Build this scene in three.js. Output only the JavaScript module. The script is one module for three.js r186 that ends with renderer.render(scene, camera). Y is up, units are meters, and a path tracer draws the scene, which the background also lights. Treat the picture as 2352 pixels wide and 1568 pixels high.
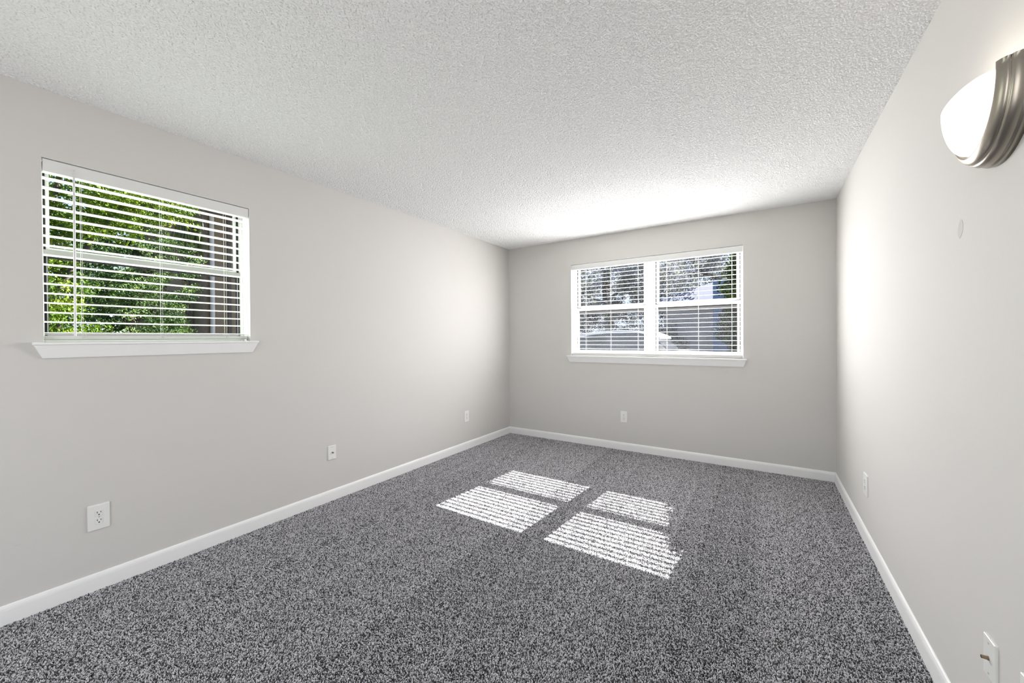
import * as THREE from 'three';
import { RoundedBoxGeometry } from 'three/addons/geometries/RoundedBoxGeometry.js';
import { mergeGeometries, toCreasedNormals } from 'three/addons/utils/BufferGeometryUtils.js';
import { RectAreaLightUniformsLib } from 'three/addons/lights/RectAreaLightUniformsLib.js';

RectAreaLightUniformsLib.init();
const scene = new THREE.Scene();

// ---------------------------------------------------------------- camera, sky, sun, exposure
const camera = new THREE.PerspectiveCamera(2 * Math.atan(784 / 886.17) * 180 / Math.PI, 2352 / 1568, 0.05, 200);
camera.rotation.order = 'YXZ';
camera.position.set(2.8255, 1.2536, 4.2956);
camera.rotation.set(-0.00763, 0.5747, -0.00629);
const renderer = new THREE.WebGLRenderer();
renderer.toneMapping = THREE.LinearToneMapping;
renderer.toneMappingExposure = 1.13;
renderer.shadowMap.enabled = true;

{ // clear daytime air: deeper blue overhead, pale at the horizon
  const w = 8, h = 64, d = new Float32Array(w * h * 4);
  for (let r = 0; r < h; r++) {
    const e = Math.max(0, Math.sin(((r + 0.5) / h - 0.5) * Math.PI)), t = Math.pow(e, 0.55);
    const c = [1.02 + (0.22 - 1.02) * t, 1.12 + (0.47 - 1.12) * t, 1.25 + (1.0 - 1.25) * t];
    for (let i = 0; i < w; i++) d.set([c[0], c[1], c[2], 1], (r * w + i) * 4);
  }
  const sky = new THREE.DataTexture(d, w, h, THREE.RGBAFormat, THREE.FloatType);
  sky.mapping = THREE.EquirectangularReflectionMapping; sky.magFilter = THREE.LinearFilter; sky.needsUpdate = true;
  scene.background = sky;
}
const sun = new THREE.DirectionalLight(new THREE.Color(1, 0.97, 0.93), 42);
sun.name = 'sun';
sun.position.set(1.6 + 0.155 * 8, 1 + 1.6 * 8, -1.785 * 8); sun.target.position.set(1.6, 1, 0);
sun.castShadow = true; sun.shadow.radius = 0.4; sun.shadow.mapSize.set(4096, 4096);
Object.assign(sun.shadow.camera, { left: -14, right: 14, top: 14, bottom: -14, near: 0.5, far: 60 });
scene.add(sun, sun.target);

const W = 3.36, H = 2.44, ZF = 5.9, T = 0.16;
function daylight(name, w, h, x, y, z, turn, color, power) {      // area light boosting the daylight of an opening
  const l = new THREE.RectAreaLight(new THREE.Color(...color), power, w, h);
  l.name = name; l.position.set(x, y, z); l.rotation.y = turn + Math.PI; scene.add(l);
}
const DAY = { back: 13, left: 4.4, front: 3.0 };
daylight('daylight_back_window', 1.76, 0.98, 1.787, 1.565, -0.085, 0, [1, 0.99, 0.985], DAY.back);
daylight('daylight_left_window', 0.86, 0.78, -0.085, 1.655, 3.535, Math.PI / 2, [0.9, 1, 0.84], DAY.left);
daylight('unseen_front_door_light', 1.7, 1.95, 1.55, 1.02, ZF - 0.01, Math.PI, [1, 0.99, 0.985], DAY.front);  // unseen door behind the camera, placed to light the near part of the room

// ---------------------------------------------------------------- helpers
let seed = 12345;
const rnd = () => { seed |= 0; seed = (seed + 0x6d2b79f5) | 0; let t = Math.imul(seed ^ (seed >>> 15), 1 | seed); t = (t + Math.imul(t ^ (t >>> 7), 61 | t)) ^ t; return ((t ^ (t >>> 14)) >>> 0) / 4294967296; };
const rr = (a, b) => a + (b - a) * rnd();
const lin = (r, g, b) => new THREE.Color().setRGB(r, g, b);
const mat = (c, rough = 0.6, extra = {}) => new THREE.MeshStandardMaterial({ color: c, roughness: rough, ...extra });
const taken = {};
const numbered = (n) => { const k = taken[n] = (taken[n] ?? -1) + 1; return k ? `${n}_${String(k).padStart(3, '0')}` : n; };
function mesh(name, geo, m, parent) {
  const o = new THREE.Mesh(Array.isArray(geo) ? (geo.length > 1 ? mergeGeometries(geo.map((g) => { const q = g.index ? g.toNonIndexed() : g; for (const k of Object.keys(q.attributes)) if (!['position', 'normal', 'uv'].includes(k)) q.deleteAttribute(k); return q; })) : geo[0]) : geo, m);
  o.name = name; o.castShadow = o.receiveShadow = true;
  if (parent) parent.add(o);
  return o;
}
function thing(name, label, category, pos = [0, 0, 0], turn = 0, group) {
  const o = new THREE.Group(); o.name = numbered(name); o.position.set(...pos); o.rotation.y = turn;
  o.userData = { label, category }; if (group) o.userData.group = group;
  scene.add(o); return o;
}
function structure(o, label, category) { o.userData = { kind: 'structure', label, category }; scene.add(o); return o; }
const bx = (x0, x1, y0, y1, z0, z1) => { const g = new THREE.BoxGeometry(x1 - x0, y1 - y0, z1 - z0); g.translate((x0 + x1) / 2, (y0 + y1) / 2, (z0 + z1) / 2); return g; };
const rbx = (x0, x1, y0, y1, z0, z1, r = 0.002) => { const g = new RoundedBoxGeometry(x1 - x0, y1 - y0, z1 - z0, 2, r); g.translate((x0 + x1) / 2, (y0 + y1) / 2, (z0 + z1) / 2); return g; };
const tube = (pts, r, seg = 12, rad = 6) => new THREE.TubeGeometry(new THREE.CatmullRomCurve3(pts.map((p) => new THREE.Vector3(...p))), seg, r, rad, false);
function prism(profile, length) { // profile in (z, y), swept along +x from 0
  const s = new THREE.Shape(profile.map(([a, b]) => new THREE.Vector2(a, b)));
  const g = new THREE.ExtrudeGeometry(s, { depth: length, bevelEnabled: false, curveSegments: 8 });
  g.rotateY(Math.PI / 2); g.scale(1, 1, -1); // shape x -> z, extrude -> x
  const p = g.index; if (!p) { const pos = g.attributes.position.array, nor = g.attributes.normal.array, uv = g.attributes.uv.array; // the mirrored faces are turned back
    for (let i = 0; i < pos.length; i += 9) for (let k = 0; k < 3; k++) { [pos[i + 3 + k], pos[i + 6 + k]] = [pos[i + 6 + k], pos[i + 3 + k]]; [nor[i + 3 + k], nor[i + 6 + k]] = [nor[i + 6 + k], nor[i + 3 + k]]; }
    for (let i = 0; i < uv.length; i += 6) for (let k = 0; k < 2; k++) [uv[i + 2 + k], uv[i + 4 + k]] = [uv[i + 4 + k], uv[i + 2 + k]]; }
  return toCreasedNormals(g, 0.55);
}
function noiseTexture(n, fn, repeat) {
  const d = new Uint8Array(n * n * 4);
  for (let y = 0; y < n; y++) for (let x = 0; x < n; x++) { const v = Math.max(0, Math.min(255, fn(x / n, y / n) * 255)); d.set([v, v, v, 255], (y * n + x) * 4); }
  const t = new THREE.DataTexture(d, n, n); t.wrapS = t.wrapT = THREE.RepeatWrapping; t.magFilter = THREE.LinearFilter; t.minFilter = THREE.LinearMipmapLinearFilter; t.generateMipmaps = true;
  if (repeat) t.repeat.set(repeat, repeat); t.needsUpdate = true; return t;
}
function valueNoise(n) { // periodic smooth noise of n cells
  const v = Array.from({ length: n * n }, rnd), s = (t) => t * t * (3 - 2 * t);
  return (x, y) => { const fx = x * n, fy = y * n, i = Math.floor(fx), j = Math.floor(fy), a = s(fx - i), b = s(fy - j), g = (p, q) => v[((q % n + n) % n) * n + ((p % n + n) % n)];
    return (g(i, j) * (1 - a) + g(i + 1, j) * a) * (1 - b) + (g(i, j + 1) * (1 - a) + g(i + 1, j + 1) * a) * b; };
}
const metresUV = (g) => { // box-like uv in metres from position and normal
  const p = g.attributes.position, n = g.attributes.normal, uv = new Float32Array(p.count * 2);
  for (let i = 0; i < p.count; i++) { const a = Math.abs(n.getX(i)), b = Math.abs(n.getY(i)), c = Math.abs(n.getZ(i));
    if (a > b && a > c) uv.set([p.getZ(i), p.getY(i)], i * 2); else if (b > c) uv.set([p.getX(i), p.getZ(i)], i * 2); else uv.set([p.getX(i), p.getY(i)], i * 2); }
  g.setAttribute('uv', new THREE.BufferAttribute(uv, 2)); return g;
};

// ---------------------------------------------------------------- materials
const n1 = valueNoise(96), n2 = valueNoise(192), n3 = valueNoise(24);
const rollerBump = noiseTexture(512, (x, y) => 0.5 * n1(x, y) + 0.35 * n2(x, y) + 0.15 * n3(x, y), 2.2);
const M = {
  wall: mat(lin(0.65, 0.632, 0.609), 0.82, { bumpMap: rollerBump, bumpScale: 0.00012 }),
  ceiling: mat(lin(0.83, 0.83, 0.83), 0.95),
  trim: mat(lin(0.88, 0.88, 0.875), 0.4),
  vinyl: mat(lin(0.80, 0.80, 0.79), 0.35),
  aluminium: mat(lin(0.30, 0.295, 0.295), 0.5),
  screenCloth: mat(lin(0.09, 0.09, 0.1), 0.9, { transparent: true, opacity: 0.16 }),
  bead: mat(lin(0.09, 0.09, 0.092), 0.6),
  rubber: mat(lin(0.012, 0.012, 0.013), 0.7),
  slat: mat(lin(0.76, 0.76, 0.745), 0.4),
  cord: mat(lin(0.75, 0.75, 0.73), 0.8),
  wand: new THREE.MeshPhysicalMaterial({ color: lin(0.72, 0.72, 0.73), roughness: 0.25, clearcoat: 0.6 }),
  plate: mat(lin(0.82, 0.82, 0.80), 0.3),
  slot: mat(lin(0.02, 0.02, 0.02), 0.8),
  screw: mat(lin(0.6, 0.6, 0.58), 0.35, { metalness: 0.6 }),
  brass: mat(lin(0.30, 0.23, 0.15), 0.35, { metalness: 0.9 }),
  nickel: new THREE.MeshPhysicalMaterial({ color: lin(0.37, 0.335, 0.29), metalness: 1, roughness: 0.32 }),
  glass: new THREE.MeshPhysicalMaterial({ color: lin(0.97, 0.98, 0.98), transmission: 1, thickness: 0, roughness: 0, ior: 1.12 }),
};

// ---------------------------------------------------------------- room shell
// openings as seen: left wall window z 3.10..3.97, y 1.25..2.118; back wall window x .898..2.676, y 1.047..2.134
const W1 = { z0: 3.10, z1: 3.97, y0: 1.25, y1: 2.118 }, W2 = { x0: 0.898, x1: 2.676, y0: 1.047, y1: 2.134 }, D3 = { x0: 0.7, x1: 2.4, y1: 2.03 };
const J = 0.0012;
const shell = (name, boxes, m, label, category) => structure(mesh(name, metresUV(mergeGeometries(boxes)), m), label, category);
const wl = shell('wall_left', [
  bx(-T, 0, -0.1, H + 0.1, -T, W1.z0 - J), bx(-T, 0, -0.1, H + 0.1, W1.z1 + J, ZF + T),
  bx(-T, 0, -0.1, W1.y0 - J, W1.z0 - J, W1.z1 + J), bx(-T, 0, W1.y1 + J, H + 0.1, W1.z0 - J, W1.z1 + J)], M.wall, 'warm grey painted wall holding the smaller window with leafy view', 'wall');
shell('wall_back', [
  bx(0, W2.x0 - J, -0.1, H + 0.1, -T, 0), bx(W2.x1 + J, W, -0.1, H + 0.1, -T, 0),
  bx(W2.x0 - J, W2.x1 + J, -0.1, W2.y0 - J, -T, 0), bx(W2.x0 - J, W2.x1 + J, W2.y1 + J, H + 0.1, -T, 0)], M.wall, 'warm grey far wall with the wide double window', 'wall');
const wr = shell('wall_right', [bx(W, W + T, -0.1, H + 0.1, -T, ZF + T)], M.wall, 'plain warm grey wall carrying the half bowl wall lamp', 'wall');
shell('wall_front', [bx(0, D3.x0, -0.1, H + 0.1, ZF, ZF + T), bx(D3.x1, W, -0.1, H + 0.1, ZF, ZF + T), bx(D3.x0, D3.x1, D3.y1, H + 0.1, ZF, ZF + T), bx(D3.x0, D3.x1, -0.1, 0, ZF, ZF + T)], M.wall, 'grey wall behind the camera with an unseen glazed patio door', 'wall');

// small paint marks on the walls
{ const s = new THREE.Shape(); s.moveTo(0, 0.034); s.bezierCurveTo(0.006, 0.03, 0.0075, 0.012, 0.006, -0.004); s.bezierCurveTo(0.004, -0.018, -0.001, -0.024, -0.003, -0.026); s.bezierCurveTo(-0.009, -0.02, -0.0085, 0.0, -0.006, 0.014); s.bezierCurveTo(-0.005, 0.024, -0.003, 0.032, 0, 0.034);
  const g = new THREE.ExtrudeGeometry(s, { depth: 0.0006, bevelEnabled: false });
  const o = mesh('paint_patch', g, mat(lin(0.5, 0.485, 0.46), 0.7), wr); o.rotation.y = -Math.PI / 2; o.scale.x = 2.6; o.position.set(W, 1.592, 2.476);
  o.userData.label = 'small darker leaf shaped touch up mark';
  const k = mesh('wall_nick', rbx(-0.009, 0.009, -0.0012, 0.0012, 0, 0.0008, 0.0004), mat(lin(0.58, 0.565, 0.54), 0.8), wl); k.rotation.y = Math.PI / 2; k.position.set(0, 0.334, 4.058);
}

// ceiling slab with a sprayed lumpy finish, one seamless patch repeated
const ceil = structure(mesh('ceiling', bx(-T, W + T, H, H + 0.12, -T, ZF + T), M.ceiling), 'white ceiling with sprayed lumpy texture', 'ceiling');
{ const S = 0.4, N = 264, h = new Float32Array(N * N), cell = S / N;
  for (let k = 0; k < 8600; k++) {
    const cx = rnd() * N, cy = rnd() * N, r = rr(0.0022, 0.0056) / cell, a = rr(0.0016, 0.0052) * Math.min(1, r * cell / 0.004), R = Math.ceil(r);
    for (let j = -R; j <= R; j++) for (let i = -R; i <= R; i++) { const x = Math.floor(cx) + i, y = Math.floor(cy) + j, q = ((x - cx) ** 2 + (y - cy) ** 2) / (r * r); if (q >= 1) continue;
      const at = ((y % N + N) % N) * N + ((x % N + N) % N); h[at] = Math.max(h[at], a * Math.pow(1 - q, 0.55)); }
  }
  const P = new Float32Array((N + 1) * (N + 1) * 3), I = [];
  for (let j = 0; j <= N; j++) for (let i = 0; i <= N; i++) P.set([i * cell, -h[(j % N) * N + (i % N)], j * cell], (j * (N + 1) + i) * 3);
  for (let j = 0; j < N; j++) for (let i = 0; i < N; i++) { const a = j * (N + 1) + i; I.push(a, a + 1, a + N + 1, a + 1, a + N + 2, a + N + 1); }
  const g = new THREE.BufferGeometry(); g.setAttribute('position', new THREE.BufferAttribute(P, 3)); g.setIndex(I); g.computeVertexNormals();
  const nx = 9, nz = 16, im = new THREE.InstancedMesh(g, M.ceiling, nx * nz), m4 = new THREE.Matrix4();
  for (let i = 0; i < nx; i++) for (let j = 0; j < nz; j++) im.setMatrixAt(i * nz + j, m4.makeTranslation(i * S - 0.1, H - 0.0004, j * S - 0.05));
  im.name = 'sprayed_texture'; im.userData = { kind: 'stuff', label: 'white sprayed ceiling lumps' }; im.castShadow = im.receiveShadow = true; ceil.add(im);
}

// floor slab with cut pile carpet: every tuft is a small leaning yarn end
const floor = structure(mesh('floor', bx(-T, W + T, -0.12, -0.013, -T, ZF + T), mat(lin(0.025, 0.025, 0.027), 1)), 'floor covered with heathered grey carpet', 'floor');  // slab coloured dark to deepen the shade between tufts
{ // squares of pile laid in lengths that the vacuum has brushed one way or the other
  const S = 0.28, N = 70, p = S / N, nx = 12, nz = 17, oct = new THREE.OctahedronGeometry(1, 0), op = oct.attributes.position, kinds = [];
  const q = new THREE.Quaternion(), e = new THREE.Euler(), v = new THREE.Vector3(), n = new THREE.Vector3();
  for (let kind = 0; kind < 6; kind++) {
    const lean = (kind >> 1) - 1, P = new Float32Array(N * N * op.count * 3), Q = new Float32Array(P.length), C = new Float32Array(P.length); let o = 0;
    for (let i = 0; i < N; i++) for (let j = 0; j < N; j++) {
      const x = (i + 0.5) * p + rr(-0.0018, 0.0018), z = (j + 0.5) * p + rr(-0.0018, 0.0018), y = -0.0078 + rr(-0.0012, 0.0012), f = rr(0.8, 1.25), h = f * rr(0.85, 1.15);
      e.set(rr(-0.55, 0.55) + lean * 0.33, rnd() * 6.28, rr(-0.55, 0.55)); q.setFromEuler(e);
      const t = rnd(), b = t < 0.40 ? rr(0.62, 0.78) : t < 0.68 ? rr(0.33, 0.48) : rr(0.05, 0.11);
      for (let k = 0; k < op.count; k++) { v.fromBufferAttribute(op, k); n.copy(v).applyQuaternion(q); v.y = v.y > 0.5 ? 0.85 : v.y < -0.5 ? -1 : 0.4; v.set(v.x * 0.0024 * f, v.y * 0.0078 * h + 0.002, v.z * 0.0024 * f).applyQuaternion(q);
        P.set([x + v.x, y + v.y, z + v.z], o); Q.set([n.x, n.y, n.z], o); C.set([b, b * 0.985, b * 1.03], o); o += 3; }
    }
    const g = new THREE.BufferGeometry(); g.setAttribute('position', new THREE.BufferAttribute(P, 3)); g.setAttribute('normal', new THREE.BufferAttribute(Q, 3)); g.setAttribute('color', new THREE.BufferAttribute(C, 3)); kinds.push([g, []]);
  }
  const sweep = [0, 1, 2, 1, 0, 2, 1, 0, 1, 2, 0, 1];
  for (let i = 0; i < nx; i++) for (let j = 0; j < nz; j++) kinds[sweep[i] * 2 + (rnd() < 0.5 ? 0 : 1)][1].push([i * S, j * S]);
  const m = mat(lin(1, 1, 1), 1, { vertexColors: true }), m4 = new THREE.Matrix4();
  for (const [g, at] of kinds) { const im = new THREE.InstancedMesh(g, m, at.length); at.forEach(([x, z], k) => im.setMatrixAt(k, m4.makeTranslation(x, 0, z + 0.004)));
    im.name = numberedIn(floor, 'carpet_pile'); im.userData = { kind: 'stuff', label: 'heathered grey carpet pile' }; im.castShadow = im.receiveShadow = true; floor.add(im); }
}

// baseboards with a rounded top
{ const prof = [[0, -0.013], [0.0125, -0.013], [0.0125, 0.05]]; for (let k = 1; k <= 12; k++) { const a = k / 12 * Math.PI / 2; prof.push([0.0015 + 0.011 * Math.cos(a), 0.05 + 0.033 * Math.sin(a)]); } prof.push([0, 0.083]);
  const add = (name, len, pos, turn, label) => { const o = mesh(name, prism(prof, len), M.trim); o.position.set(...pos); o.rotation.y = turn; structure(o, label, 'baseboard'); };
  add('baseboard_left', ZF, [0, 0, ZF], Math.PI / 2, 'white baseboard along the wall with the leafy window');
  add('baseboard_back', W, [0, 0, 0], 0, 'white baseboard under the wide double window');
  add('baseboard_right', ZF, [W, 0, 0], -Math.PI / 2, 'white baseboard along the wall with the wall lamp');
}

// ---------------------------------------------------------------- windows
const ring = (x0, x1, y0, y1, w, z0, z1, r = 0.0015) => [rbx(x0, x0 + w, y0, y1, z0, z1, r), rbx(x1 - w, x1, y0, y1, z0, z1, r), rbx(x0 + w, x1 - w, y1 - w, y1, z0, z1, r), rbx(x0 + w, x1 - w, y0, y0 + w, z0, z1, r)];
function sill(parent, x0, x1, proj, yTop, thick, drop, inset) { // stool board and sloping apron below it, local coordinates
  mesh('stool', rbx(x0, x1, yTop - thick, yTop, -0.105, proj, 0.003), M.trim, parent);
  const yb = yTop - thick, g = new THREE.BufferGeometry(), a = x0 + 0.004, b = x1 - 0.004, z1 = proj - 0.008, z2 = 0.009, ia = x0 + inset, ib = x1 - inset, yc = yb - drop;
  const V = [[a, yb, 0], [b, yb, 0], [b, yb, z1], [a, yb, z1], [a + 0.002, yb - 0.006, z1], [b - 0.002, yb - 0.006, z1], [ia, yc, z2], [ib, yc, z2], [ia, yc, 0], [ib, yc, 0]];
  const F = [[3, 4, 5], [3, 5, 2], [4, 6, 7], [4, 7, 5], [6, 8, 9], [6, 9, 7], [0, 8, 6], [0, 6, 4], [0, 4, 3], [1, 5, 7], [1, 7, 9], [1, 2, 5], [0, 3, 2], [0, 2, 1]];
  g.setAttribute('position', new THREE.Float32BufferAttribute(F.flat().flatMap((i) => V[i]), 3)); g.computeVertexNormals();
  g.setAttribute('uv', new THREE.Float32BufferAttribute(new Float32Array(F.length * 6), 2));
  mesh('apron', g, M.trim, parent);
}
function liner(parent, w, h) {
  mesh('jamb_liner', [bx(-J, 0, 0, h + J, -T, -0.0005), bx(w, w + J, 0, h + J, -T, -0.0005), bx(0, w, h, h + J, -T, -0.0005), bx(-J, w + J, -J, 0, -T, -0.0005)], M.trim, parent);
}
function singleHung(parent, x0, x1, y0, y1, rail, o) { // one pair of sashes in its frame, local coordinates
  const f = o.frame, t = o.track, s = o.stile;
  mesh('window_frame', ring(x0, x1, y0, y1, f, -0.155, -0.1), M.vinyl, parent);
  mesh('track', ring(x0 + f, x1 - f, y0 + f, y1 - f, t, -0.15, -0.125, 0.0005), M.rubber, parent);
  const a = x0 + f + t, b = x1 - f - t, c = y0 + f, d = y1 - f;
  const up = new THREE.Group(); up.name = 'upper_sash'; parent.add(up);
  mesh('sash_frame', [rbx(a, a + s, rail + 0.004, d, -0.15, -0.13), rbx(b - s, b, rail + 0.004, d, -0.15, -0.13), rbx(a, b, d - 0.02, d, -0.15, -0.13), rbx(a, b, rail + 0.004, rail + o.upRail, -0.15, -0.127)], M.vinyl, up);
  mesh('pane', bx(a, b, rail, d, -0.1415, -0.1385), M.glass, up);
  const lo = new THREE.Group(); lo.name = 'lower_sash'; parent.add(lo);
  const ls = o.lowStile;
  mesh('sash_frame', [rbx(a, a + ls, c, rail, -0.128, -0.11), rbx(b - ls, b, c, rail, -0.128, -0.11), rbx(a, b, c, c + 0.035, -0.128, -0.108), rbx(x0 + f, x1 - f, rail - o.lowRail, rail, -0.128, -0.1)], o.railMat, lo);
  if (o.bead) mesh('glazing_bead', rbx(a + ls, b - ls, rail - o.lowRail - o.gasket - o.bead, rail - o.lowRail - o.gasket, -0.128, -0.116), M.bead, lo);
  mesh('gasket', [bx(a, b, rail - o.lowRail - o.gasket, rail - o.lowRail, -0.126, -0.112), bx(x0 + f, a + o.gasketSide + 0.001, c, rail - o.lowRail, -0.13, -0.118), bx(b - o.gasketSide - 0.001, x1 - f, c, rail - o.lowRail, -0.13, -0.118)], M.rubber, lo);
  mesh('pane', bx(a, b, c, rail, -0.1225, -0.1195), M.glass, lo);
  if (o.bead) for (const x of [x0 + f + 0.012, x1 - f - 0.05]) mesh(numberedIn(lo, 'tilt_latch'), rbx(x, x + 0.04, rail, rail + 0.006, -0.122, -0.104, 0.0015), M.rubber, lo);
}
function blind(name, label, pos, turn, w, o) {
  const t = thing(name, label, 'blind', pos, turn, 'white slatted window blinds');
  mesh('valance', rbx(0.004, w - 0.004, o.valance[0], o.valance[1], -0.012, -0.001, 0.002), M.slat, t);
  mesh('headrail', rbx(0.006, w - 0.006, o.valance[0] + 0.004, o.valance[1] - 0.004, -0.06, -0.014, 0.002), M.slat, t);
  const arc = [], n = 6, R = o.crown, hw = o.half; // crowned slat profile in (z, y)
  for (let i = 0; i <= n; i++) { const q = i / n * 2 - 1; arc.push([q * hw, R * (1 - q * q) + 0.001]); }
  for (let i = n; i >= 0; i--) { const q = i / n * 2 - 1; arc.push([q * hw, R * (1 - q * q) - 0.001]); }
  const g = prism(arc, w - 0.011);
  const ys = o.slats.concat(o.stack);
  ys.forEach((y, i) => { const s = mesh(numberedIn(t, 'slat'), g, M.slat, t); s.position.set(0.0055 + rr(-0.0006, 0.0006), y - 0.0014, -0.044); s.rotation.x = i < o.slats.length ? o.tilt + rr(-0.012, 0.012) : 0.02; });
  mesh('bottom_rail', [rbx(0.005, w - 0.005, o.rail[0], o.rail[1], -0.062, -0.026, 0.004)], M.slat, t);
  for (const x of o.ladders) {
    mesh('ladder_cord', [-0.0275, -0.0605].map((z) => tube([[x, o.valance[0] + 0.01, z], [x, (o.valance[0] + o.rail[1]) / 2, z + 0.0006], [x, o.rail[1], z]], 0.0007, 6, 5)), M.cord, t);
    mesh('cord_button', [new THREE.SphereGeometry(0.0035, 10, 8).translate(x, o.rail[1] - 0.006, -0.0255), tube([[x + 0.004, o.rail[1] + 0.014, -0.026], [x + 0.009, o.rail[1] + 0.002, -0.023], [x + 0.005, o.rail[1] - 0.008, -0.0245], [x - 0.003, o.rail[1] - 0.006, -0.0245]], 0.0006, 12, 5)], M.cord, t);
  }
  return t;
}
function numberedIn(parent, n) { const k = parent.children.filter((c) => c.name.replace(/_\d{3}$/, '') === n).length; return k ? `${n}_${String(k).padStart(3, '0')}` : n; }

{ // smaller window in the left wall
  const w = W1.z1 - W1.z0, h = W1.y1 - W1.y0, g = new THREE.Group(); g.name = 'window_1'; g.position.set(0, W1.y0, W1.z1); g.rotation.y = Math.PI / 2;
  structure(g, 'small sash window in the left wall looking onto green trees', 'window');
  liner(g, w, h); sill(g, -0.036, w + 0.04, 0.03, 0, 0.013, 0.062, 0.03);
  singleHung(g, 0, w, 0, h, 0.452, { frame: 0.014, track: 0.01, stile: 0.014, upRail: 0.014, lowRail: 0.031, lowStile: 0.004, gasket: 0.008, gasketSide: 0.006, railMat: M.aluminium });
  mesh('grey_jamb_spot', (() => { const q = new THREE.SphereGeometry(0.013, 16, 10); q.scale(0.25, 1, 1); return q; })(), mat(lin(0.6, 0.6, 0.58), 0.5), g).position.set(w, 0.44, -0.05);  // small rounded grey spot on the jamb
  const slats = Array.from({ length: 16 }, (_, i) => 2.034 - W1.y0 - 0.0457 * i);
  const b = blind('window_blind', 'white slatted blind with a tilt wand in the small leafy window', [0, W1.y0, W1.z1], Math.PI / 2, w, { valance: [0.805, 0.8625], slats, stack: [0.045, 0.038], rail: [0.010, 0.031], ladders: [0.13, 0.436, 0.748], half: 0.019, crown: 0.0022, tilt: -0.09 });
  const wd = mesh('tilt_wand', [tube([[0.102, 0.826, -0.003], [0.1, 0.60, 0.006], [0.099, 0.3, 0.005], [0.098, 0.03, 0.006]], 0.0042, 8, 6)], M.wand, b);
  mesh('wand_hook', [tube([[0.102, 0.80, -0.004], [0.102, 0.835, -0.002], [0.102, 0.84, 0.006], [0.102, 0.822, 0.008]], 0.0016, 10, 6)], M.wand, wd);
}
{ // wide double window in the far wall
  const w = W2.x1 - W2.x0, h = W2.y1 - W2.y0, g = new THREE.Group(); g.name = 'window_2'; g.position.set(W2.x0, W2.y0, 0);
  structure(g, 'wide double sash window in the far wall looking onto a driveway', 'window');
  liner(g, w, h); sill(g, -0.052, w + 0.03, 0.032, 0, 0.016, 0.062, 0.028);
  const o = { frame: 0.026, track: 0.007, stile: 0.028, upRail: 0.024, lowRail: 0.032, lowStile: 0.022, gasket: 0.011, gasketSide: 0.0, bead: 0.03, railMat: M.vinyl };
  singleHung(g, 0, 0.882, 0, h, 0.568, o); singleHung(g, 0.922, w, 0, h, 0.568, o);
  for (const [a, b] of [[0.03, 0.852], [0.952, w - 0.03]]) mesh(numberedIn(g, 'insect_screen'), bx(a, b, 0.028, 0.548, -0.1585, -0.158), M.screenCloth, g);
  mesh('mullion', rbx(0.876, 0.928, 0, h, -0.158, -0.094, 0.002), M.vinyl, g);
  const slats = Array.from({ length: 21 }, (_, i) => 2.048 - W2.y0 - 0.04595 * i);
  const b = blind('window_blind', 'wide white slatted blind hanging in the far double window', [W2.x0, W2.y0, 0], 0, w, { valance: [1.023, 1.0815], slats, stack: [0.062, 0.055, 0.048, 0.041], rail: [0.006, 0.033], ladders: [0.169, 0.471, 0.78, 1.08, 1.385, 1.682], half: 0.0108, crown: 0.0012, tilt: 0.05 });
  mesh('cord_tassel', (() => { const q = new THREE.LatheGeometry([[0.0005, 0], [0.006, 0.003], [0.0085, 0.012], [0.0075, 0.022], [0.003, 0.03], [0.0008, 0.032]].map((p) => new THREE.Vector2(...p)), 12); return q; })(), M.cord, b).position.set(0.235, 0.965, -0.02);
}
{ // unseen glazed patio door, assumed behind the camera to carry its area light
  const g = new THREE.Group(); g.name = 'door_1'; g.position.set(D3.x1, 0, ZF); g.rotation.y = Math.PI; const w = D3.x1 - D3.x0;
  structure(g, 'unseen white framed patio door behind the camera, placed to light the room', 'door');
  mesh('door_frame', ring(0, w, 0, D3.y1, 0.05, -0.12, -0.06), M.vinyl, g);
  mesh('door_stile', rbx(w / 2 - 0.04, w / 2 + 0.04, 0.05, D3.y1 - 0.05, -0.11, -0.07), M.vinyl, g);
  mesh('pane', bx(0.05, w - 0.05, 0.05, D3.y1 - 0.05, -0.092, -0.088), M.glass, g);
}

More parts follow.
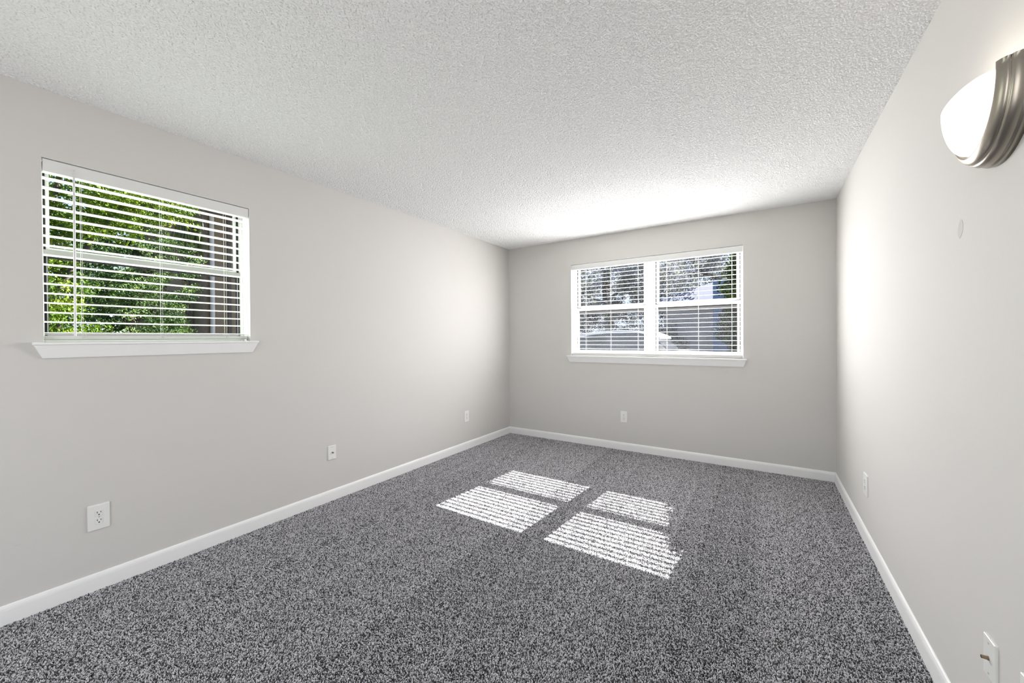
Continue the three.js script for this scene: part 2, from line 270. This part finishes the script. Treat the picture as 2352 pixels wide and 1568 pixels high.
// ---------------------------------------------------------------- wall plates
function plate(name, label, pos, turn, w, h, kind) {
  const t = thing(name, label, kind === 'outlet' ? 'outlet' : 'wall plate', pos, turn, 'white wall plates above the baseboards'), d = 0.0065;
  const s = new THREE.Shape(), r = 0.004; s.moveTo(-w / 2 + r, -h / 2); s.lineTo(w / 2 - r, -h / 2); s.quadraticCurveTo(w / 2, -h / 2, w / 2, -h / 2 + r); s.lineTo(w / 2, h / 2 - r); s.quadraticCurveTo(w / 2, h / 2, w / 2 - r, h / 2); s.lineTo(-w / 2 + r, h / 2); s.quadraticCurveTo(-w / 2, h / 2, -w / 2, h / 2 - r); s.lineTo(-w / 2, -h / 2 + r); s.quadraticCurveTo(-w / 2, -h / 2, -w / 2 + r, -h / 2);
  const g = new THREE.ExtrudeGeometry(s, { depth: d - 0.003, bevelEnabled: true, bevelThickness: 0.003, bevelSize: 0.003, bevelOffset: -0.003, bevelSegments: 3, curveSegments: 5 });
  mesh('plate', g, M.plate, t);
  const scr = (y) => { const q = new THREE.CylinderGeometry(0.0028, 0.0028, 0.001, 12); q.rotateX(Math.PI / 2); mesh('screw', q, M.screw, t).position.set(0, y, d + 0.0004); };
  if (kind === 'outlet') {
    for (const y of [0.0195, -0.0195]) {
      const f = new THREE.Shape(); f.absarc(0, 0, 0.0165, Math.PI * 0.23, Math.PI * 0.77, false); f.absarc(0, 0, 0.0165, Math.PI * 1.23, Math.PI * 1.77, false); f.closePath();
      const q = mesh('receptacle', new THREE.ExtrudeGeometry(f, { depth: 0.0015, bevelEnabled: true, bevelSize: 0.0006, bevelThickness: 0.0006, bevelSegments: 2, curveSegments: 10 }), M.plate, t); q.position.set(0, y, d - 0.0004);
      mesh('slots', [bx(-0.0075, -0.0052, 0.0005, 0.009, 0, 0.0019), bx(0.0052, 0.0075, 0.0015, 0.0085, 0, 0.0019), (() => { const c = new THREE.CylinderGeometry(0.003, 0.003, 0.0019, 12); c.rotateX(Math.PI / 2); c.translate(0, -0.0072, 0.00115); return c; })()], M.slot, q).position.z = 0.0006;
    }
    scr(0);
  } else {
    scr(0.042); scr(-0.042);
    const hex = new THREE.CylinderGeometry(0.0062, 0.0062, 0.003, 6); hex.rotateX(Math.PI / 2); hex.translate(0, 0, d + 0.001);
    const thr = new THREE.CylinderGeometry(0.0046, 0.0046, 0.012, 14); thr.rotateX(Math.PI / 2); thr.translate(0, 0, d + 0.008);
    const jk = mesh('coaxial_jack', [hex, thr], M.brass, t); jk.userData.label = 'brown metal threaded jack';
    const hole = new THREE.CylinderGeometry(0.003, 0.003, 0.0006, 12); hole.rotateX(Math.PI / 2); hole.translate(0, 0, d + 0.0142); mesh('jack_hole', hole, M.slot, jk);
  }
}
plate('power_outlet', 'white duplex outlet under the small leafy window', [0, 0.3645, 3.801], Math.PI / 2, 0.078, 0.127, 'outlet');
plate('cable_plate', 'white cable jack plate midway along the left wall baseboard', [0, 0.372, 2.536], Math.PI / 2, 0.066, 0.108, 'coax');
plate('power_outlet', 'white outlet on the left wall closest to the far corner', [0, 0.374, 0.898], Math.PI / 2, 0.078, 0.124, 'outlet');
plate('power_outlet', 'white duplex outlet below the wide far window', [1.53, 0.3715, 0], 0, 0.076, 0.124, 'outlet');
plate('power_outlet', 'white outlet on the lamp wall seen edge on near the far corner', [W, 0.349, 1.150], -Math.PI / 2, 0.105, 0.128, 'outlet');
plate('cable_plate', 'white cable jack plate low on the lamp wall at the frame bottom', [W, 0.357, 2.684], -Math.PI / 2, 0.066, 0.112, 'coax');
plate('power_outlet', 'white plate cut off by the lower frame edge beyond the cable jack', [W, 0.372, 2.876], -Math.PI / 2, 0.078, 0.124, 'outlet');

// ---------------------------------------------------------------- half bowl wall lamp on the right wall
{ const t = thing('wall_sconce', 'half bowl white glass wall lamp with stepped brushed nickel trim', 'wall lamp', [W, 1.90, 2.73], -Math.PI / 2); // local x along wall, z off the wall
  const a = 0.137, b = 0.158; // half width and depth of the bowl opening
  // nickel trim: a stepped moulding swept round the lower half
  const prof = [[0.0, 0.034], [0.010, 0.035], [0.014, 0.034], [0.016, 0.0315], [0.018, 0.031], [0.027, 0.0305], [0.035, 0.027], [0.0385, 0.0235], [0.040, 0.0195], [0.0415, 0.0205], [0.047, 0.0185], [0.053, 0.012], [0.0575, 0.004], [0.0585, 0.001], [0.0575, -0.002], [0.05, -0.003], [0.0, -0.003]];
  const NS = 64, P = [], I = [], rimY = 0.016;
  for (let i = 0; i <= NS; i++) { const q = Math.PI + Math.PI * i / NS, cx = Math.cos(q), sy = Math.sin(q);
    let nx = cx / a, ny = sy / b; const l = Math.hypot(nx, ny); nx /= l; ny /= l;
    for (const [z, e] of prof) { let y = sy * b + ny * e; P.push(cx * a + nx * e, y, z); } }
  const pl = prof.length;
  // short straight risers carry both limbs up past the rim
  const top = []; for (const i of [0, NS]) { const at = i * pl; for (let k = 0; k < pl; k++) top.push([P[(at + k) * 3], rimY, P[(at + k) * 3 + 2]]); }
  const rows = [top.slice(0, pl)]; for (let i = 0; i <= NS; i++) rows.push(prof.map((_, k) => [P[(i * pl + k) * 3], P[(i * pl + k) * 3 + 1], P[(i * pl + k) * 3 + 2]])); rows.push(top.slice(pl));
  const V = rows.flat(2);
  for (let i = 0; i < rows.length - 1; i++) for (let k = 0; k < pl; k++) { const k2 = (k + 1) % pl, A = i * pl + k, B = i * pl + k2, C = (i + 1) * pl + k, D = (i + 1) * pl + k2; I.push(A, B, C, B, D, C); }
  for (const r of [0, rows.length - 1]) { const tri = THREE.ShapeUtils.triangulateShape(prof.map(([z, e]) => new THREE.Vector2(z, e)), []); for (const f of tri) I.push(...f.map((k) => r * pl + k)); }
  const g = new THREE.BufferGeometry(); g.setAttribute('position', new THREE.Float32BufferAttribute(V, 3)); g.setIndex(I);
  const ng = g.toNonIndexed(); ng.computeVertexNormals();
  g.computeVertexNormals(); mesh('metal_trim', g, M.nickel, t);
  // opal glass: quarter of a flattened bowl
  const G = [], GI = [], nu = 40, nv = 18, dep = 0.050;
  for (let j = 0; j <= nv; j++) for (let i = 0; i <= nu; i++) { const u = Math.PI * i / nu, v = Math.PI / 2 * j / nv; // v 0 at the rim
    G.push(-Math.cos(u) * (a - 0.002) * Math.pow(Math.cos(v), 0.9), -Math.sin(v) * (b - 0.004) * (0.35 + 0.65 * Math.sqrt(Math.max(0, 1 - (Math.cos(u) * Math.cos(v)) ** 2))), 0.05 + dep * Math.pow(Math.sin(u), 0.8) * Math.pow(Math.cos(v), 0.8)); }
  for (let j = 0; j < nv; j++) for (let i = 0; i < nu; i++) { const A = j * (nu + 1) + i; GI.push(A, A + nu + 1, A + 1, A + 1, A + nu + 1, A + nu + 2); }
  const gg = new THREE.BufferGeometry(); gg.setAttribute('position', new THREE.Float32BufferAttribute(G, 3)); gg.setIndex(GI); gg.computeVertexNormals();
  const gm = mat(lin(0.9, 0.88, 0.84), 0.35, { emissive: lin(1, 0.97, 0.92), emissiveIntensity: 1.15, side: THREE.DoubleSide });
  mesh('glass_lamp_shade', gg, gm, t);
  const bulb = mesh('light_bulb', new THREE.SphereGeometry(0.018, 16, 12), mat(lin(1, 1, 1), 0.5, { emissive: lin(1, 0.93, 0.82), emissiveIntensity: 3 }), t); bulb.position.set(0, -0.03, 0.05);
  const l = new THREE.PointLight(new THREE.Color(1, 0.9, 0.76), 0.055); l.name = 'sconce_light'; l.castShadow = true; l.position.set(0, -0.03, 0.05); t.add(l);
}

// ---------------------------------------------------------------- outdoors
const bark = mat(lin(0.14, 0.115, 0.09), 0.95, { bumpMap: noiseTexture(256, (x, y) => 0.6 * n1(x, y * 0.2) + 0.4 * n2(x, y * 0.5), 4), bumpScale: 0.02 });
const leafGeo = (() => { const g = new THREE.BufferGeometry(); // folded pointed leaf, unit length along y
  const V = [[0, 0, 0], [0.26, 0.35, 0.07], [0, 0.45, -0.02], [-0.26, 0.35, 0.07], [0.2, 0.7, 0.04], [0, 1, -0.1], [-0.2, 0.7, 0.04]];
  g.setAttribute('position', new THREE.Float32BufferAttribute(V.flat(), 3)); g.setIndex([0, 1, 2, 0, 2, 3, 1, 4, 2, 2, 6, 3, 4, 5, 2, 2, 5, 6]); g.computeVertexNormals(); return g; })();
const leafMat = new THREE.MeshPhysicalMaterial({ color: lin(1, 1, 1), roughness: 0.75, specularIntensity: 0.25, transmission: 0.35, thickness: 0, side: THREE.DoubleSide });
const waxyMat = new THREE.MeshPhysicalMaterial({ color: lin(1, 1, 1), roughness: 0.85, specularIntensity: 0.2, transmission: 0.08, thickness: 0, side: THREE.DoubleSide });
function foliage(parent, blobs, count, size, colors, m = leafMat) {
  const name = 'foliage', im = new THREE.InstancedMesh(leafGeo, m, count), m4 = new THREE.Matrix4(), q = new THREE.Quaternion(), e = new THREE.Euler(), v = new THREE.Vector3(), s = new THREE.Vector3(), c = new THREE.Color();
  const tot = blobs.reduce((a, b) => a + b[3] * b[4] * b[5], 0), clumps = [];
  for (const b of blobs) { const n = Math.max(6, Math.round(count / 70 * b[3] * b[4] * b[5] / tot)); for (let k = 0; k < n; k++) { let x, y, z; do { x = rr(-1, 1); y = rr(-1, 1); z = rr(-1, 1); } while (x * x + y * y + z * z > 1 || x * x + y * y + z * z < 0.25); clumps.push([b[0] + x * b[3], b[1] + y * b[4], b[2] + z * b[5], colors[Math.floor(rnd() * colors.length)]]); } }
  for (let k = 0; k < count; k++) { const cl = clumps[Math.floor(rnd() * clumps.length)], R = size * 3.4; let x, y, z; do { x = rr(-1, 1); y = rr(-1, 1); z = rr(-1, 1); } while (x * x + y * y + z * z > 1);
    v.set(cl[0] + x * R, cl[1] + y * R * 0.8, cl[2] + z * R); e.set(rr(-1.3, 1.3), rnd() * 6.28, rr(-1.6, 1.6)); q.setFromEuler(e); const f = size * rr(0.7, 1.3); s.set(f, f, f);
    im.setMatrixAt(k, m4.compose(v, q, s)); const w = rr(0.75, 1.25); im.setColorAt(k, c.setRGB(cl[3][0] * w, cl[3][1] * w, cl[3][2] * rr(0.7, 1.2))); }
  im.name = name; im.userData = { kind: 'stuff' }; im.castShadow = im.receiveShadow = true; parent.add(im); return im;
}
function tree(name, label, pos, trunkH, r, blobs, count, size, colors, category = 'tree') {
  const t = thing(name, label, category, pos, 0);
  mesh('trunk', tube([[0, -0.05, 0], [r * 0.5, trunkH * 0.4, r * 0.3], [-r * 0.4, trunkH * 0.75, 0], [0, trunkH, r]], r, 14, 9), bark, t);
  for (let k = 0; k < 4; k++) { const b = blobs[k % blobs.length], y = trunkH * rr(0.45, 0.8); mesh(numberedIn(t, 'branch'), tube([[0, y, 0], [b[0] * 0.4 + rr(-0.1, 0.1), y * 0.5 + b[1] * 0.5, b[2] * 0.4], [b[0] * 0.8 + rr(-0.2, 0.2), b[1] + rr(-0.2, 0.3), b[2] * 0.8 + rr(-0.2, 0.2)]], r * 0.32, 10, 6), bark, t); }
  foliage(t, blobs, count, size, colors); return t;
}
const GREEN_A = [[0.09, 0.165, 0.01], [0.13, 0.205, 0.012], [0.05, 0.105, 0.01], [0.17, 0.23, 0.015]], GREEN_B = [[0.035, 0.08, 0.016], [0.025, 0.06, 0.014], [0.07, 0.12, 0.03], [0.045, 0.09, 0.02]];
const HAZED_GREEN = [[0.21, 0.216, 0.225], [0.26, 0.266, 0.275], [0.165, 0.17, 0.178], [0.31, 0.316, 0.325]];  // haze of the far view painted into these leaf colours

const GY = -0.12;
structure(mesh('ground', bx(-40, 40, GY - 0.2, GY, -60, 30), mat(lin(0.08, 0.076, 0.06), 1)), 'bare earth and thin grass outside the house', 'ground');
{ const d = structure(mesh('driveway', bx(-7, 9, GY, GY + 0.01, -7.6, -0.6), mat(lin(0.12, 0.12, 0.126), 0.9, { bumpMap: rollerBump, bumpScale: 0.003 })), 'pale concrete driveway outside the far window', 'driveway'); d.userData.kind = 'structure'; }

// side garden seen through the small window
tree('leafy_tree', 'bright yellow green leafy tree just outside the small window', [-3.9, GY, 3.6], 2.6, 0.09,
  [[0.1, 2.1, 0.15, 0.6, 0.9, 0.6], [0.0, 3.2, -0.1, 0.8, 0.8, 0.9], [-0.1, 3.3, -0.9, 0.6, 0.5, 0.7], [0.1, 1.4, -0.05, 0.5, 0.5, 0.45]], 44000, 0.034, GREEN_A);
tree('leafy_tree', 'darker small leaved shrub in front of the brown neighbour wall', [-5.5, GY, 2.42], 1.8, 0.06,
  [[0, 1.6, 0.1, 0.7, 0.9, 0.75], [0.1, 2.5, -0.1, 0.7, 0.7, 0.8], [0.1, 1.2, -0.35, 0.6, 0.7, 0.5]], 26000, 0.033, GREEN_B.concat([[0.2, 0.3, 0.1]]));
tree('leafy_tree', 'tall green background tree behind the side garden', [-9.5, GY, 3.0], 3.2, 0.14,
  [[0, 2.2, 0.4, 1.2, 1.8, 2.2], [0, 2.9, -0.6, 1.2, 1.0, 2.0]], 20000, 0.085, GREEN_B.concat(GREEN_A.slice(0, 2)));
{ const t = thing('garden_tree', 'dark trunk with drooping narrow leaves under the neighbour eave', 'tree', [-5.92, GY, 1.44], 0);
  mesh('trunk', tube([[0, 0, 0], [0.03, 1.2, 0.03], [-0.02, 2.4, -0.02], [0.02, 3.8, 0]], 0.1, 16, 10), bark, t);
  mesh('branch', tube([[0, 1.3, 0.02], [0.0, 1.7, 0.12], [-0.05, 2.1, 0.2]], 0.045, 12, 7), bark, t);
  const gs = [];
  for (let k = 0; k < 90; k++) { const q = leafGeo.clone(); q.scale(0.07, rr(0.25, 0.5), 0.07); q.rotateZ(Math.PI + rr(-0.35, 0.35)); q.rotateY(rnd() * 6.28); q.translate(rr(0.0, 0.3), rr(3.2, 3.75), rr(0.0, 0.35)); q.setAttribute('uv', new THREE.Float32BufferAttribute(new Float32Array(q.attributes.position.count * 2), 2)); gs.push(q); }
  const lv = mesh('drooping_leaves', gs, new THREE.MeshPhysicalMaterial({ color: lin(0.09, 0.12, 0.02), roughness: 0.7, transmission: 0.25, thickness: 0, side: THREE.DoubleSide }), t); lv.userData.kind = 'stuff';
}
{ const t = thing('neighbour_building', 'brown grey neighbour wall with dark eave beyond the small window', 'building', [-6.3, GY, 0], 0);
  const wm = mat(lin(0.21, 0.165, 0.115), 0.95, { bumpMap: rollerBump, bumpScale: 0.01 });
  mesh('wall', bx(-3, 0, 0, 4.0, -6, 1.58), wm, t);
  mesh('eave', bx(-3, 0.75, 3.86, 4.02, -6.3, 2.3), mat(lin(0.10, 0.09, 0.075), 0.9), t);
  mesh('downspout', [tube([[0.06, 3.85, 1.12], [0.06, 2, 1.12], [0.06, 0.9, 1.12], [0.12, 0.3, 1.1]], 0.04, 20, 8)], mat(lin(0.62, 0.6, 0.57), 0.5), t);
  for (let k = 0; k < 4; k++) mesh(numberedIn(t, 'batten'), bx(0, 0.02, 0, 3.86, 1.4 - k * 0.62, 1.46 - k * 0.62), mat(lin(0.10, 0.085, 0.072), 0.95), t);
}

// front of the house seen through the wide window
{ const t = thing('hedge_shrub', 'tall dark shrub close against the far window', 'shrub', [2.84, GY, -0.9], 0);
  for (let k = 0; k < 7; k++) { const x = rr(-0.1, 0.35), z = rr(-0.3, 0.0); mesh(numberedIn(t, 'stem'), tube([[x, 0, z], [x + rr(-0.1, 0.1), 0.9, z], [x + rr(-0.1, 0.2), 1.7, z + rr(-0.1, 0.1)]], 0.018, 8, 6), bark, t); }
  const blobs = []; for (let k = 0; k < 80; k++) { const x = rr(-0.33, 0.3); blobs.push([x, rr(0.1, 2.18 + 0.35 * (x + 0.33)), rr(-0.34, 0.34), 0.1, 0.16, 0.12]); }
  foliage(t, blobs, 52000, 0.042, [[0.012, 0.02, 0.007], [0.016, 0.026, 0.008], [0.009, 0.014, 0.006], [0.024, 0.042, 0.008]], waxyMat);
}
tree('street_tree', 'tree with haze painted into its pale grey green leaves filling the upper far window', [-2.6, GY, -11.5], 4.2, 0.16,
  [[0, 3.6, 0, 2.6, 1.8, 1.4], [1.9, 3.9, 0.2, 2.0, 1.5, 1.2], [-2.2, 3.6, 0, 2.0, 1.7, 1.2], [0.2, 2.0, 0.4, 2.6, 1.0, 1.0]], 42000, 0.085, HAZED_GREEN);
tree('street_tree', 'tree with haze painted into its pale leaves rising behind the blue grey house roof', [2.0, GY, -15], 4.6, 0.16,
  [[0, 4.6, 0, 2.4, 1.1, 1.4], [-2, 4.4, 0, 1.8, 1.2, 1.2]], 14000, 0.1, HAZED_GREEN);
for (const [i, x] of [-3.4, -1.7, 0.0].entries()) { const t = thing('garden_shrub', ['low shrub greyed by painted haze behind the parked white car', 'middle shrub greyed by painted haze above the white car roof', 'rounded shrub greyed by painted haze beside the blue grey house'][i], 'shrub', [x, GY, -8.9 + (i % 2) * 0.4], 0);
  mesh('stem', tube([[0, 0, 0], [0.05, 0.5, 0], [0, 1.0, 0.03]], 0.05, 8, 6), bark, t);
  foliage(t, [[0, 1.05, 0, 0.85, 0.9, 0.5], [0.3, 0.7, 0.2, 0.8, 0.7, 0.5]], 9000, 0.055, HAZED_GREEN.map((c) => c.map((v) => v * 0.7))); }
{ const t = thing('neighbour_house', 'blue grey clapboard house with a pale hipped roof across the driveway', 'house', [0, GY, -9.2], 0);
  mesh('wall_core', bx(0.15, 7.5, 0, 2.46, -5, -0.02), mat(lin(0.05, 0.055, 0.07), 0.9), t);
  const bm = mat(lin(0.22, 0.222, 0.25), 0.8), bg = bx(0.1, 7.5, 0, 0.165, -0.02, 0.012); bg.rotateX(-0.06);
  for (let k = 0; k < 16; k++) mesh(numberedIn(t, 'clapboard'), bg, bm, t).position.y = k * 0.153;
  const V = [[-0.4, 2.46, 0.45], [7.9, 2.46, 0.45], [7.9, 2.46, -5.4], [-0.4, 2.46, -5.4], [2.5, 3.75, -2.5], [7.9, 3.75, -2.5]].map((p) => new THREE.Vector3(...p)), F = [[0, 1, 5], [0, 5, 4], [0, 4, 3], [3, 4, 5], [3, 5, 2], [1, 2, 5], [0, 3, 2], [0, 2, 1]];
  const g = new THREE.BufferGeometry(); g.setAttribute('position', new THREE.Float32BufferAttribute(F.flat().flatMap((i) => V[i].toArray()), 3)); g.computeVertexNormals();
  mesh('roof', g, new THREE.MeshPhysicalMaterial({ color: lin(0.10, 0.105, 0.135), roughness: 1, specularIntensity: 0.1 }), t);
  mesh('side_wing', bx(1.66, 5, 0, 3.0, 0.02, 1.2), mat(lin(0.06, 0.095, 0.165), 0.9), t);
  mesh('fascia', bx(-0.42, 7.9, 2.36, 2.46, 0.4, 0.47), mat(lin(0.3, 0.3, 0.32), 0.6), t);
}
{ const t = thing('parked_car', 'white car parked on the driveway outside the far window', 'car', [-0.35, GY + 0.01, -5.6], 0);
  const sh = (pts) => { const s = new THREE.Shape(); s.moveTo(...pts[0]); s.splineThru(pts.slice(1).map((p) => new THREE.Vector2(...p))); s.closePath(); return s; };
  const white = new THREE.MeshPhysicalMaterial({ color: lin(0.7, 0.7, 0.7), roughness: 0.35, clearcoat: 1, clearcoatRoughness: 0.05 }), dark = new THREE.MeshPhysicalMaterial({ color: lin(0.10, 0.105, 0.12), roughness: 0.08, clearcoat: 1 });
  const ext = (s, d, z, b = 0.05) => { const g = new THREE.ExtrudeGeometry(s, { depth: d, bevelEnabled: true, bevelSize: b, bevelThickness: b, bevelSegments: 4, curveSegments: 40 }); g.translate(0, 0, z); return g; };
  mesh('body', ext(sh([[-2.15, 0.32], [-2.2, 0.62], [-1.95, 0.86], [-1.3, 0.95], [0.5, 0.99], [1.7, 0.98], [2.12, 0.9], [2.2, 0.5], [2.1, 0.28], [0, 0.24]]), 1.56, -0.78), white, t);
  mesh('roof', ext(sh([[-1.2, 1.24], [-0.72, 1.43], [-0.2, 1.5], [0.4, 1.515], [0.95, 1.46], [1.2, 1.34], [0.9, 1.36], [0.4, 1.395], [-0.2, 1.375], [-0.7, 1.29]]), 1.24, -0.62, 0.03), white, t);
  mesh('windows', ext(sh([[-1.25, 0.97], [-0.95, 1.25], [-0.5, 1.4], [0.3, 1.46], [0.9, 1.4], [1.35, 0.98], [0, 0.95]]), 1.28, -0.64, 0.03), dark, t);
  for (const x of [-0.5, 0.35, 1.05]) mesh(numberedIn(t, 'pillar'), rbx(x - 0.03, x + 0.03, 0.96, 1.40, 0.60, 0.66, 0.01), dark, t);
  for (const x of [-1.35, 1.3]) for (const z of [-0.72, 0.72]) { const w = mesh(numberedIn(t, 'wheel'), (() => { const g = new THREE.TorusGeometry(0.24, 0.09, 10, 28); return g; })(), M.rubber, t); w.position.set(x, 0.33, z); const hb = new THREE.CylinderGeometry(0.18, 0.18, 0.1, 20); hb.rotateX(Math.PI / 2); mesh('hub', hb, M.screw, w); }
}

renderer.render(scene, camera);
